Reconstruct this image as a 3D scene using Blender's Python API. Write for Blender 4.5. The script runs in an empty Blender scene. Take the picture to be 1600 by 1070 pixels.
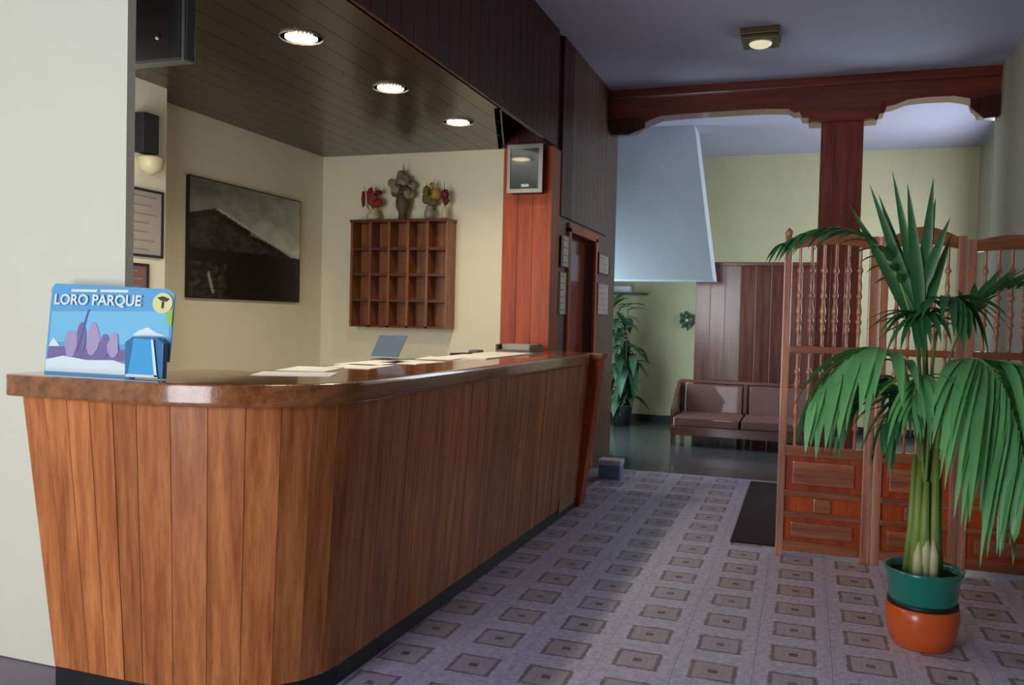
import bpy, bmesh, math, random
from mathutils import Vector, Matrix
random.seed(7)
D = bpy.data
SC = bpy.context.scene
COL = SC.collection

# ------------------------------------------------------------------ camera
cd = D.cameras.new('camera'); cam = D.objects.new('camera', cd); COL.objects.link(cam)
right = Vector((0.94468581, 0.32709864, 0.02398318))
up = Vector((-0.03206108, 0.0193253, 0.99929906))
back = Vector((0.32640588, -0.94479258, 0.02874347))
m = Matrix((right, up, back)).transposed().to_4x4(); m.translation = Vector((0, 0, 1.38))
cam.matrix_world = m
cd.sensor_fit = 'HORIZONTAL'; cd.sensor_width = 36; cd.lens = 36 * 1320 / 1600
cd.clip_start = 0.05; cd.clip_end = 100
SC.camera = cam

# ------------------------------------------------------------------ world, lights, exposure
w = D.worlds.new('world'); SC.world = w; w.use_nodes = True
bg = w.node_tree.nodes['Background']
bg.inputs[0].default_value = (0.62, 0.74, 1.0, 1); bg.inputs[1].default_value = 0.62

def area(name, loc, rot, sx, sy, power, col):
    l = D.lights.new(name, 'AREA'); l.shape = 'RECTANGLE'; l.size = sx; l.size_y = sy
    l.energy = power; l.color = col
    o = D.objects.new(name, l); COL.objects.link(o); o.location = loc; o.rotation_euler = rot
    return o
R = math.radians
area('entrance_daylight', (-2.4, -1.45, 1.4), (R(88), 0, R(-6)), 1.7, 2.5, 118, (0.97, 0.98, 1.0))
area('rear_window_daylight', (1.85, 9.9, 2.1), (R(90), 0, R(90)), 1.8, 1.9, 68, (0.86, 0.93, 1.0))
area('reception_fill', (-3.1, 2.64, 1.65), (R(88), 0, R(-14)), 1.1, 1.3, 30, (1.0, 0.98, 0.93))  # unseen fill light added behind the front-left wall to brighten the reception walls
area('rear_left_fill', (-2.735, 9.45, 1.05), (R(90), 0, R(-90)), 1.6, 1.95, 62, (0.70, 0.92, 1.0))  # added fill, no door here: lifts the hood and low rear-left wall
SC.view_settings.view_transform = 'Standard'
SC.view_settings.look = 'None'
SC.view_settings.gamma = 1
SC.view_settings.use_curve_mapping = False
SC.view_settings.exposure = 0.0

# ------------------------------------------------------------------ materials
def lin(c):
    return tuple(((v / 255) / 12.92 if v / 255 <= 0.04045 else ((v / 255 + 0.055) / 1.055) ** 2.4) for v in c) + (1,)
def new_mat(name):
    mt = D.materials.new(name); mt.use_nodes = True
    nt = mt.node_tree; return mt, nt, nt.nodes['Principled BSDF']
def mixrgb(nt, a, b, fac, mode='MIX'):
    n = nt.nodes.new('ShaderNodeMix'); n.data_type = 'RGBA'; n.blend_type = mode
    for s, v in ((6, a), (7, b), (0, fac)):
        if isinstance(v, bpy.types.NodeSocket): nt.links.new(v, n.inputs[s])
        else: n.inputs[s].default_value = v
    return n.outputs[2]
def noise(nt, scale, detail=3, vec=None, rough=.5):
    n = nt.nodes.new('ShaderNodeTexNoise'); n.inputs['Scale'].default_value = scale
    n.inputs['Detail'].default_value = detail; n.inputs['Roughness'].default_value = rough
    if vec: nt.links.new(vec, n.inputs['Vector'])
    return n.outputs[0]
def ramp(nt, fac, stops):
    n = nt.nodes.new('ShaderNodeValToRGB'); nt.links.new(fac, n.inputs[0])
    e = n.color_ramp.elements
    e[0].position, e[0].color = stops[0]; e[1].position, e[1].color = stops[-1]
    for p, c in stops[1:-1]:
        k = e.new(p); k.color = c
    return n.outputs[0]
def objcoord(nt, scale=(1, 1, 1), rnd=True):
    tc = nt.nodes.new('ShaderNodeTexCoord'); mp = nt.nodes.new('ShaderNodeMapping')
    nt.links.new(tc.outputs['Object'], mp.inputs[0]); mp.inputs['Scale'].default_value = scale
    if rnd:
        oi = nt.nodes.new('ShaderNodeObjectInfo'); v = nt.nodes.new('ShaderNodeVectorMath'); v.operation = 'SCALE'
        v.inputs[0].default_value = (13, 7, 5); nt.links.new(oi.outputs['Random'], v.inputs['Scale'])
        nt.links.new(v.outputs[0], mp.inputs['Location'])
    return mp.outputs[0]
def plain(name, rgb, rough=.5, metal=0, var=.06, bump=0, bscale=60, coat=0, emit=None, estr=0):
    mt, nt, b = new_mat(name)
    c = lin(rgb)
    n = noise(nt, 4, 4, objcoord(nt, rnd=False))
    d = tuple(max(0, v * (1 - var * 2)) for v in c[:3]) + (1,)
    l = tuple(min(1, v * (1 + var)) for v in c[:3]) + (1,)
    nt.links.new(mixrgb(nt, d, l, n), b.inputs['Base Color'])
    b.inputs['Roughness'].default_value = rough; b.inputs['Metallic'].default_value = metal
    b.inputs['Coat Weight'].default_value = coat
    if bump:
        bp = nt.nodes.new('ShaderNodeBump'); bp.inputs['Strength'].default_value = bump; bp.inputs['Distance'].default_value = .01
        nt.links.new(noise(nt, bscale, 5), bp.inputs['Height']); nt.links.new(bp.outputs[0], b.inputs['Normal'])
    if emit:
        b.inputs['Emission Color'].default_value = lin(emit); b.inputs['Emission Strength'].default_value = estr
    return mt
def wood(name, dark, light, rough=.3, coat=.4, axis='Z', tone=.35, coat_rough=.12, spec=.5):
    mt, nt, b = new_mat(name)
    s = {'Z': (14, 14, .9), 'X': (.9, 14, 14), 'Y': (14, .9, 14)}[axis]
    vec = objcoord(nt, s)
    g = noise(nt, 1.6, 6, vec, .6)
    s2 = tuple(v * 5 for v in s)
    f = noise(nt, 1.5, 3, objcoord(nt, s2), .6)
    c = ramp(nt, g, [(.3, lin(dark)), (.7, lin(light))])
    c = mixrgb(nt, c, lin([v * .8 for v in dark]), ramp(nt, f, [(.5, (0, 0, 0, 1)), (.8, (.5, .5, .5, 1))]))
    oi = nt.nodes.new('ShaderNodeObjectInfo')
    hv = nt.nodes.new('ShaderNodeHueSaturation'); nt.links.new(c, hv.inputs['Color'])
    mr = nt.nodes.new('ShaderNodeMapRange'); nt.links.new(oi.outputs['Random'], mr.inputs[0])
    mr.inputs[3].default_value = 1 - tone; mr.inputs[4].default_value = 1 + tone
    nt.links.new(mr.outputs[0], hv.inputs['Value'])
    nt.links.new(hv.outputs[0], b.inputs['Base Color'])
    b.inputs['Roughness'].default_value = rough; b.inputs['Specular IOR Level'].default_value = spec
    b.inputs['Coat Weight'].default_value = coat; b.inputs['Coat Roughness'].default_value = coat_rough
    bp = nt.nodes.new('ShaderNodeBump'); bp.inputs['Strength'].default_value = .12; bp.inputs['Distance'].default_value = .004
    nt.links.new(f, bp.inputs['Height']); nt.links.new(bp.outputs[0], b.inputs['Normal'])
    return mt
def leafmat(name, dark, light, tip=None):
    mt, nt, b = new_mat(name)
    oi = nt.nodes.new('ShaderNodeObjectInfo')
    c = mixrgb(nt, lin(dark), lin(light), oi.outputs['Random'])
    c = mixrgb(nt, c, lin(light), noise(nt, 6, 3, objcoord(nt)))
    nt.links.new(c, b.inputs['Base Color']); b.inputs['Roughness'].default_value = .38
    b.inputs['Specular IOR Level'].default_value = .5
    tr = nt.nodes.new('ShaderNodeBsdfTranslucent'); nt.links.new(c, tr.inputs[0])
    mx = nt.nodes.new('ShaderNodeMixShader'); mx.inputs[0].default_value = .22
    nt.links.new(b.outputs[0], mx.inputs[1]); nt.links.new(tr.outputs[0], mx.inputs[2])
    nt.links.new(mx.outputs[0], nt.nodes['Material Output'].inputs[0])
    return mt

M = {}
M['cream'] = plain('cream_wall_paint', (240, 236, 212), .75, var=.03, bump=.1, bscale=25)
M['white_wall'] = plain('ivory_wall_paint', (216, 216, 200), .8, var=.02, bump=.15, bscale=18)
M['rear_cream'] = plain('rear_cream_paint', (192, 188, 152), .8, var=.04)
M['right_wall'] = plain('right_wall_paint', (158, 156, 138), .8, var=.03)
M['ceiling'] = plain('ceiling_paint', (172, 172, 196), .85, var=.03)
M['hood'] = plain('pale_blue_plaster', (198, 208, 222), .8, var=.03)
M['counter_wood'] = wood('counter_plank_wood', (138, 72, 38), (202, 130, 78), .38, .0, 'Z', .16, spec=.3)
M['slab_wood'] = wood('counter_top_wood', (104, 56, 26), (156, 98, 54), .2, .7, 'Y', .05, .06)
M['dark_wood_v'] = wood('dark_lacquered_boards', (50, 16, 12), (80, 28, 20), .45, .05, 'Z', .2, spec=.3)
M['soffit_wood'] = wood('dark_soffit_boards', (24, 14, 9), (36, 22, 13), .3, .25, 'Y', .12, .12)
M['pillar_wood'] = wood('orange_brown_board', (140, 52, 16), (192, 84, 30), .4, .0, 'Z', .1, spec=.3)
M['brown_wood_v'] = wood('dull_brown_board', (70, 46, 36), (98, 66, 50), .5, .1, 'Z', .1)
M['beam_wood'] = wood('red_beam_wood', (84, 30, 20), (134, 52, 32), .3, .4, 'X', .1)
M['column_wood'] = wood('red_column_wood', (96, 34, 26), (150, 66, 50), .2, .7, 'Z', .1, .08)
M['screen_wood'] = wood('screen_wood', (146, 86, 62), (208, 146, 116), .3, .5, 'Z', .12)
M['screen_wood_x'] = wood('screen_rail_wood', (120, 62, 38), (176, 106, 70), .3, .5, 'X', .12)
M['bench_wood'] = wood('bench_panel_wood', (84, 48, 44), (122, 78, 70), .2, .8, 'Z', .15, .2)
M['bench_wood_x'] = wood('bench_rail_wood', (84, 46, 38), (124, 78, 64), .22, .7, 'X', .1)
M['rack_wood'] = wood('rack_wood', (112, 62, 30), (160, 98, 56), .4, .2, 'Z', .1)
M['rack_dark'] = wood('rack_divider_wood', (74, 28, 12), (104, 46, 24), .4, .2, 'X', .08)
M['black'] = plain('black_kick', (22, 22, 26), .5)
M['dark_grey'] = plain('dark_grey_plastic', (52, 54, 56), .4)
M['grey_metal'] = plain('grey_metal', (130, 130, 128), .35, .8)
M['paper'] = plain('white_paper', (226, 224, 216), .7, var=.02)
M['paper_grey'] = plain('printed_paper', (176, 168, 160), .7, var=.12)
M['mat'] = plain('dark_plum_carpet', (48, 22, 34), .95, var=.2, bump=.5, bscale=300)
M['seat'] = plain('mauve_brown_cushion', (126, 88, 84), .4, var=.1, coat=.3)
M['pot_green'] = plain('teal_green_plastic', (18, 126, 108), .22, var=.04, coat=.4)
M['pot_orange'] = plain('terracotta_orange_plastic', (214, 92, 34), .28, var=.05, coat=.3)
M['soil'] = plain('potting_soil', (40, 30, 24), .95, var=.3, bump=.8, bscale=80)
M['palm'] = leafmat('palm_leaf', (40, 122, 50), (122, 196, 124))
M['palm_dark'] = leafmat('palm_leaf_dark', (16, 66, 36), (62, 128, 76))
M['stem'] = plain('palm_stem', (128, 158, 74), .45, var=.15)
M['stem_pale'] = plain('palm_sheath_pale', (206, 206, 164), .5, var=.1)
M['leaf2'] = leafmat('shrub_leaf', (36, 72, 54), (84, 124, 96))
M['bark'] = plain('bark', (80, 64, 46), .8, var=.2)
M['lamp_on'] = plain('lit_lamp', (255, 240, 214), .4, emit=(255, 236, 200), estr=14)
M['globe'] = plain('lamp_glass', (225, 222, 190), .25, emit=(255, 244, 205), estr=.55)
M['brass'] = plain('tarnished_brass', (96, 84, 54), .4, .6)
M['chrome'] = plain('white_trim_ring', (220, 205, 180), .3, .3)
M['white_plastic'] = plain('white_plastic', (220, 226, 232), .35)
M['blue_plastic'] = plain('light_blue_plastic', (122, 158, 196), .35)
M['bro_blue'] = plain('brochure_blue', (92, 168, 222), .35, coat=.3)
M['bro_sky'] = plain('brochure_sky', (120, 196, 236), .35, coat=.3)
M['bro_deep'] = plain('brochure_deep_blue', (44, 112, 168), .35, coat=.3)
M['bro_white'] = plain('brochure_white', (224, 240, 248), .35, coat=.3)
M['bro_pink'] = plain('brochure_lilac', (178, 162, 204), .35, coat=.3, var=.15)
M['bro_purple'] = plain('brochure_mauve', (122, 112, 168), .35, coat=.3, var=.15)
M['bro_pocket'] = plain('pocket_bright_blue', (56, 164, 226), .3, coat=.4)
M['emblem_yellow'] = plain('emblem_pale_yellow', (226, 224, 160), .4)
M['emblem_green'] = plain('emblem_green', (150, 196, 90), .4)
M['emblem_dark'] = plain('emblem_dark', (48, 62, 60), .4)
M['fl_red'] = plain('red_petals', (150, 50, 36), .6, var=.15)
M['fl_grey'] = plain('silver_petals', (150, 140, 122), .5, var=.2)
M['fl_dark'] = plain('dark_leaves', (96, 82, 66), .6, var=.2)
M['fl_green'] = plain('olive_leaves', (110, 110, 56), .6, var=.2)
M['fl_yellow'] = plain('ochre_petals', (190, 148, 74), .6, var=.15)
M['fl_brown'] = plain('maroon_petals', (104, 34, 20), .6, var=.15)
M['vase_grey'] = plain('grey_ceramic', (150, 146, 138), .35, var=.1)
M['vase_cream'] = plain('cream_ceramic', (206, 196, 164), .4, var=.05)
M['screen_glass'] = plain('dark_screen_glass', (58, 68, 66), .12, coat=.6)
M['laptop'] = plain('slate_grey_screen', (86, 100, 118), .3)
M['tray'] = plain('dark_tray', (70, 58, 50), .4)
M['socket'] = plain('beige_plate', (150, 120, 92), .5)
M['shade'] = plain('frosted_shade', (196, 188, 150), .4)

# floor tile material (flat print on each tile, centred on the tile's own origin)
def tile_mat():
    mt, nt, b = new_mat('patterned_tile')
    tc = nt.nodes.new('ShaderNodeTexCoord'); sp = nt.nodes.new('ShaderNodeSeparateXYZ')
    nt.links.new(tc.outputs['Object'], sp.inputs[0])
    def mth(op, a, b_=None):
        n = nt.nodes.new('ShaderNodeMath'); n.operation = op
        for i, v in enumerate((a, b_)):
            if v is None: continue
            if isinstance(v, bpy.types.NodeSocket): nt.links.new(v, n.inputs[i])
            else: n.inputs[i].default_value = v
        return n.outputs[0]
    ax = mth('ABSOLUTE', sp.outputs[0]); ay = mth('ABSOLUTE', sp.outputs[1])
    d = mth('MAXIMUM', ax, ay)                       # square distance from the centre
    dr = mth('MULTIPLY', mth('ADD', ax, ay), 1)
    n1 = noise(nt, 45, 4, objcoord(nt))
    n2 = noise(nt, 9, 3, objcoord(nt))
    dj = mth('ADD', d, mth('MULTIPLY', mth('SUBTRACT', n1, .5), .016))
    oi = nt.nodes.new('ShaderNodeObjectInfo')
    base = ramp(nt, n1, [(.3, lin((170, 167, 198))), (.7, lin((208, 204, 228)))])
    tan_ = mixrgb(nt, lin((170, 156, 158)), lin((174, 166, 184)), oi.outputs['Random'])
    inner = mixrgb(nt, base, tan_, .8)
    mk = nt.nodes.new('ShaderNodeValToRGB'); nt.links.new(mth('MULTIPLY', dj, 6.6667), mk.inputs[0])
    mk.color_ramp.interpolation = 'CONSTANT'
    e = mk.color_ramp.elements; e[0].position = 0; e[0].color = (.9, 0, 0, 1); e[1].position = .12; e[1].color = (0, 0, 0, 1)
    for p, v in ((.22, .2), (.27, 0), (.5, .75), (.61, 0), (.9, .1), (.94, 0)):
        k = e.new(p); k.color = (v, v, v, 1)
    ins = mth('LESS_THAN', dj, .084)
    c = mixrgb(nt, base, inner, ins)
    dk = mixrgb(nt, lin((84, 70, 80)), lin((112, 98, 104)), n2)
    mm = nt.nodes.new('ShaderNodeSeparateColor'); nt.links.new(mk.outputs[0], mm.inputs[0])
    worn = mth('MULTIPLY', mm.outputs[0], mth('MINIMUM', mth('MULTIPLY', n2, 1.9), 1))
    c = mixrgb(nt, c, dk, worn)
    nt.links.new(c, b.inputs['Base Color'])
    nt.links.new(ramp(nt, n2, [(.3, (.32, .32, .32, 1)), (.7, (.5, .5, .5, 1))]), b.inputs['Roughness'])
    return mt
M['tile'] = tile_mat()
M['grout'] = plain('grout', (136, 128, 138), .8)
M['rear_floor'] = plain('rear_polished_floor', (74, 78, 80), .22, var=.12, coat=.2)

# ------------------------------------------------------------------ mesh helpers
class MB:
    def __init__(s): s.bm = bmesh.new()
    def box(s, x0, x1, y0, y1, z0, z1):
        vs = [s.bm.verts.new(p) for p in ((x0,y0,z0),(x1,y0,z0),(x1,y1,z0),(x0,y1,z0),(x0,y0,z1),(x1,y0,z1),(x1,y1,z1),(x0,y1,z1))]
        for f in ((0,3,2,1),(4,5,6,7),(0,1,5,4),(1,2,6,5),(2,3,7,6),(3,0,4,7)): s.bm.faces.new([vs[i] for i in f])
        return s
    def hexa(s, b4, t4):
        vs = [s.bm.verts.new(p) for p in list(b4) + list(t4)]
        for f in ((0,3,2,1),(4,5,6,7),(0,1,5,4),(1,2,6,5),(2,3,7,6),(3,0,4,7)): s.bm.faces.new([vs[i] for i in f])
        return s
    def prism(s, pts, off):
        off = Vector(off); a = [s.bm.verts.new(p) for p in pts]; b = [s.bm.verts.new(Vector(p) + off) for p in pts]
        s.bm.faces.new(a); s.bm.faces.new(b[::-1]); n = len(a)
        for i in range(n): s.bm.faces.new((a[i], b[i], b[(i+1) % n], a[(i+1) % n]))
        return s
    def lathe(s, prof, c=(0,0,0), seg=16, cap=True):
        rings = []
        for r, z in prof:
            rings.append([s.bm.verts.new((c[0]+r*math.cos(2*math.pi*i/seg), c[1]+r*math.sin(2*math.pi*i/seg), c[2]+z)) for i in range(seg)])
        for a, b in zip(rings, rings[1:]):
            for i in range(seg): s.bm.faces.new((a[i], a[(i+1) % seg], b[(i+1) % seg], b[i]))
        if cap: s.bm.faces.new(rings[0][::-1]); s.bm.faces.new(rings[-1])
        return s
    def tube(s, pts, rad, seg=8):
        pts = [Vector(p) for p in pts]; rings = []
        for i, p in enumerate(pts):
            t = (pts[min(i+1, len(pts)-1)] - pts[max(i-1, 0)]).normalized()
            u = t.orthogonal().normalized() if i == 0 else (u - t*u.dot(t)).normalized()
            v = t.cross(u); r = rad[i] if isinstance(rad, (list, tuple)) else rad
            rings.append([s.bm.verts.new(p + (u*math.cos(2*math.pi*k/seg) + v*math.sin(2*math.pi*k/seg))*r) for k in range(seg)])
        for a, b in zip(rings, rings[1:]):
            for i in range(seg): s.bm.faces.new((a[i], a[(i+1) % seg], b[(i+1) % seg], b[i]))
        s.bm.faces.new(rings[0][::-1]); s.bm.faces.new(rings[-1]); return s
    def blob(s, c, r, sub=1, jit=.0):
        mt = Matrix.Translation(c) @ Matrix.Diagonal((*(r if isinstance(r, (tuple, list)) else (r, r, r)), 1))
        g = bmesh.ops.create_icosphere(s.bm, subdivisions=sub, radius=1, matrix=mt)
        if jit:
            for v in g['verts']: v.co += Vector([random.uniform(-jit, jit) for _ in range(3)])
        return s
    def build(s, name, mat, parent=None, smooth=False, bevel=0, root=None, bseg=2):
        bmesh.ops.recalc_face_normals(s.bm, faces=s.bm.faces)
        if bevel:
            bmesh.ops.bevel(s.bm, geom=[e for e in s.bm.edges if len(e.link_faces) == 2 and e.calc_face_angle(0) > .5], offset=bevel, segments=bseg, affect='EDGES', profile=.7)
        r = parent
        while r is not None and r.parent: r = r.parent
        base = Vector(r.location) if r is not None else Vector((0, 0, 0))
        bz = root if root is not None else base
        if r is None and root is not None: bz = Vector(root)
        bmesh.ops.translate(s.bm, verts=s.bm.verts, vec=-Vector(bz))
        me = D.meshes.new(name); s.bm.to_mesh(me); s.bm.free()
        me.materials.append(mat)
        if smooth:
            for p in me.polygons: p.use_smooth = True
            if smooth != True: pass
        o = D.objects.new(name, me); COL.objects.link(o)
        if parent: o.parent = parent
        elif root is not None: o.location = root
        return o
def autosmooth(o, ang=35):
    me = o.data
    for p in me.polygons: p.use_smooth = True
    bm = bmesh.new(); bm.from_mesh(me)
    for e in bm.edges: e.smooth = not (len(e.link_faces) != 2 or e.calc_face_angle(0) > math.radians(ang))
    bm.to_mesh(me); bm.free(); return o
def thing(name, label, cat, loc, group=None):
    o = D.objects.new(name, None); COL.objects.link(o); o.location = loc; o.empty_display_size = .1
    o['label'] = label; o['category'] = cat
    if group: o['group'] = group
    return o
def tag(o, label, cat, group=None):
    o['label'] = label; o['category'] = cat
    if group: o['group'] = group
    return o
def struct(o): o['kind'] = 'structure'; return o
def bx(name, mat, parent, *a, bevel=0):
    return MB().box(*a).build(name, mat, parent, bevel=bevel)
def sbx(name, mat, *a): return struct(MB().box(*a).build(name, mat))

# ------------------------------------------------------------------ room shell
CZ = 3.6
floor = sbx('floor', M['grout'], -4.3, 2.4, -1.65, 7.75, -.2, -.006)
floor2 = sbx('floor', M['rear_floor'], -3.2, 2.4, 7.75, 11.9, -.2, 0)
TS = .3
tm = MB().box(-.1493, .1493, -.1493, .1493, -.006, .0)
tm0 = tm.build('tile', M['tile'], floor)
tme = tm0.data; first = True
for j in range(18):
    for i in range(11):
        x = -1.5 + .3*i; y = 2.5 + .3*j
        if x > 1.6: continue
        if first: o = tm0; first = False
        else:
            o = D.objects.new('tile', tme); COL.objects.link(o); o.parent = floor
        o.location = (x, y, 0)
        o.rotation_euler = (0, 0, random.choice((0, 1, 2, 3))*math.pi/2)
# tiles under the camera and at the far left, seen only from elsewhere: same tiles joined
st = MB()
for j in range(9):
    for i in range(11): st.box(-1.648+.3*i, -1.352+.3*i, -.348+.3*j, -.052+.3*j, -.006, 0)
so = st.build('near_tiles', M['grout'], floor); so['kind'] = 'stuff'

sbx('ceiling', M['ceiling'], -4.3, 2.4, -1.65, 11.9, CZ, CZ+.15)
sbx('wall_front_left', M['white_wall'], -4.3, -2.362, 2.47, 2.51, 0, CZ)
sbx('wall_left', M['cream'], -4.1, -3.95, 2.51, 6.5, 0, CZ)
sbx('wall_left_pier', M['cream'], -3.95, -3.71, 2.51, 4.2, 0, CZ)
sbx('wall_back', M['cream'], -3.95, -2.05, 6.36, 6.5, 0, CZ)
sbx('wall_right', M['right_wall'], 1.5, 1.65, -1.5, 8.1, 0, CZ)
sbx('wall_entrance_left', M['white_wall'], -4.3, -4.15, -1.5, 2.47, 0, CZ)
sbx('wall_entrance_right', M['right_wall'], -1.5, 1.5, -1.65, -1.5, 0, CZ)
sbx('wall_entrance_lintel', M['right_wall'], -3.25, -1.5, -1.65, -1.5, 2.7, CZ)
sbx('wall_entrance_pier', M['white_wall'], -4.15, -3.25, -1.65, -1.5, 0, CZ)
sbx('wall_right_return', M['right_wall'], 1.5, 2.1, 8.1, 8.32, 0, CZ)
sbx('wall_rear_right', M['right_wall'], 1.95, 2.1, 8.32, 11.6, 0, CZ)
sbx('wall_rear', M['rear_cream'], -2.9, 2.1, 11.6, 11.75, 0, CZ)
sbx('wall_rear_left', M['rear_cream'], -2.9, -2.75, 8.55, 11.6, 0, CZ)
sbx('baseboard_rear', M['black'], -2.75, 1.95, 11.575, 11.6, 0, .1)
# corridor wall with a doorway
wc = struct(MB().box(-1.99, -1.86, 6.44, 6.74, 0, CZ).box(-1.99, -1.86, 6.74, 7.64, 2.115, CZ).box(-1.99, -1.86, 7.64, 8.4, 0, CZ)
            .box(-2.9, -1.86, 8.4, 8.55, 0, CZ).build('wall_corridor', M['brown_wood_v']))
d1 = struct(MB().box(-1.97, -1.93, 6.78, 7.60, 0, 2.08).build('door_1', M['column_wood']))
MB().box(-1.93, -1.918, 6.9, 7.48, 1.15, 1.95).build('door_panel', M['column_wood'], d1, bevel=.004)
MB().box(-1.93, -1.918, 6.9, 7.48, .2, 1.0).build('door_panel', M['column_wood'], d1, bevel=.004)
MB().tube([(-1.93, 6.86, 1.05), (-1.88, 6.86, 1.05), (-1.88, 6.96, 1.05)], .01).build('door_handle', M['grey_metal'], d1, True)
struct(MB().box(-1.86, -1.835, 6.69, 6.76, 0, 2.13).box(-1.86, -1.835, 7.62, 7.69, 0, 2.13).box(-1.86, -1.835, 6.69, 7.69, 2.10, 2.17).build('trim_1', M['pillar_wood']))

# reception soffit: glossy dark boards running away from the camera, its far corner cut on the slant
SZ = 2.724
soff = struct(MB().prism([(-3.95, 2.62, SZ+.02), (-1.88, 2.62, SZ+.02), (-1.88, 5.12, SZ+.02), (-2.30, 6.36, SZ+.02), (-3.95, 6.36, SZ+.02)], (0, 0, .06)).build('ceiling_soffit', M['soffit_wood']))
def xcut(y): return -1.88 if y < 5.12 else -1.88 - (y-5.12)/(6.36-5.12)*.42
bw = .148
for i in range(14):
    x0 = -3.95 + i*bw; x1 = min(x0+bw-.003, -1.88)
    def yend(x): return 6.36 if x <= -2.30 else 5.12 + (-1.88-x)/.42*1.24
    y0 = 2.62; p = [(x0, y0), (x1, y0), (x1, yend(x1)), (x0, yend(x0))]
    MB().prism([(a, b, SZ) for a, b in p], (0, 0, .02)).build('board', M['soffit_wood'], soff)
# fascia of upright boards
fas = struct(bx('fascia', M['black'], None, -1.90, -1.87, 2.62, 6.3, SZ, CZ))
y = 2.62
while y < 6.28:
    y1 = min(y+.145, 6.3)
    MB().box(-1.87, -1.85, y, y1-.004, SZ-.012, CZ).build('board', M['dark_wood_v'], fas); y += .145
struct(MB().prism([(-1.89, 5.12, SZ), (-2.31, 6.36, SZ), (-2.35, 6.36, SZ), (-1.93, 5.12, SZ)], (0, 0, CZ-SZ)).build('trim_2', M['dark_wood_v']))
# dark boards above the corridor doorway
up_ = struct(bx('wall_corridor_cladding', M['black'], None, -1.86, -1.855, 6.44, 8.1, 2.2, CZ))
for i in range(11):
    MB().box(-1.855, -1.842, 6.44+.15*i, 6.44+.15*i+.146, 2.2, CZ).build('board', M['brown_wood_v'] if i > 1 else M['dark_wood_v'], up_)

# pillar of orange-brown boards
pil = struct(bx('wall_pillar', M['dark_wood_v'], None, -2.24, -1.87, 6.24, 6.44, 0, CZ))
for i in range(3):
    x0 = -2.25+.123*i
    MB().box(x0, x0+.12, 6.22, 6.24, 0, CZ-.9+.0).build('board', M['pillar_wood'], pil)
    MB().box(x0, x0+.12, 6.22, 6.24, CZ-.9+.003, CZ).build('board', M['dark_wood_v'], pil)
MB().box(-1.885, -1.85, 6.205, 6.44, 0, CZ-.9).build('corner_strip', M['pillar_wood'], pil, bevel=.004)

# beam with carved brackets, column
bt = [(-1.84, 3.20), (-1.70, 3.205), (-1.62, 3.215), (-1.55, 3.26), (-1.49, 3.29), (-1.37, 3.335), (-1.1, 3.345), (-.6, 3.35), (-.378, 3.347), (-.20, 3.335), (-.15, 3.30), (-.10, 3.30), (-.08, 3.25), (-.03, 3.245), (-.02, 3.2), (.085, 3.195),
      (.44, 3.195), (.55, 3.2), (.56, 3.25), (.60, 3.255), (.62, 3.31), (.68, 3.32), (.793, 3.362), (.95, 3.372), (1.142, 3.37), (1.25, 3.345), (1.29, 3.33), (1.31, 3.27), (1.345, 3.24), (1.36, 3.2), (1.498, 3.19)]
beam = struct(MB().prism([(x, 8.1, z) for x, z in bt] + [(1.498, 8.1, CZ), (-1.84, 8.1, CZ)], (0, .22, 0)).build('trim_3', M['beam_wood']))
MB().box(-1.84, 1.498, 8.07, 8.1, 3.52, CZ).build('cornice_strip', M['beam_wood'], beam, bevel=.006)
MB().prism([(-.06, 8.06, 3.30), (0.0, 8.06, 3.2), (.52, 8.06, 3.2), (.58, 8.06, 3.3), (.58, 8.06, 3.34), (-.06, 8.06, 3.34)], (0, .04, 0)).build('capital_board', M['beam_wood'], beam)
MB().prism([(x, 8.075, z) for x, z in ((-1.83, 3.18), (-1.66, 3.17), (-1.5, 3.23), (-1.5, 3.29), (-1.6, 3.33), (-1.83, 3.33))], (0, .03, 0)).build('bracket', M['dark_wood_v'], beam)
MB().prism([(x, 8.075, z) for x, z in ((1.49, 3.17), (1.38, 3.16), (1.27, 3.26), (1.27, 3.33), (1.49, 3.36))], (0, .03, 0)).build('bracket', M['dark_wood_v'], beam)
colm = struct(bx('trim_4', M['column_wood'], None, .1, .425, 8.13, 8.3, 0, 3.2))
for x0, x1 in ((.085, .20), (.203, .322), (.325, .44)):
    MB().box(x0, x1, 8.105, 8.13, 0, 3.2).build('board', M['column_wood'], colm, bevel=.003)

# tapering hood (blue-white plaster) over the recess
YH = 9.7
hood = MB().hexa([(-2.74, YH, 1.86), (-.985, YH, 1.86), (-.985, YH+.45, 1.86), (-2.74, YH+.45, 1.86)],
                 [(-2.74, YH, CZ), (-1.24, YH, CZ), (-1.24, YH+.45, CZ), (-2.74, YH+.45, CZ)])
struct(hood.build('wall_hood', M['hood']))

# ------------------------------------------------------------------ reception counter
ctr = thing('reception_counter', 'long curved reception counter of varnished upright planks with thick glossy top', 'counter', (-1.6, 3.6, 0))
def path(top):
    """outer line of the counter body, left end -> corner -> far end"""
    if top: Yf, Xs, XL, r = 2.275, -1.53, -2.63, .44
    else: Yf, Xs, XL, r = 2.34, -1.60, -2.54, .40
    pts = []
    N1, N2, N3 = 5, 7, 30
    XE = Xs - r*1.35
    for i in range(N1): pts.append((XL + (XE-XL)*i/N1, Yf))
    for i in range(N2+1):
        a = math.pi/2*i/N2
        pts.append((XE + r*1.35*math.sin(a), Yf + r - r*math.cos(a)))
    ye = 6.02; ys = Yf + r
    for i in range(1, N3+1):
        t = i/N3
        pts.append((Xs + (.05*t if top else .05*t), ys + (ye-ys)*t))
    return pts
pt, pb = path(True), path(False)
BZ, TZ = .075, 1.062
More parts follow.
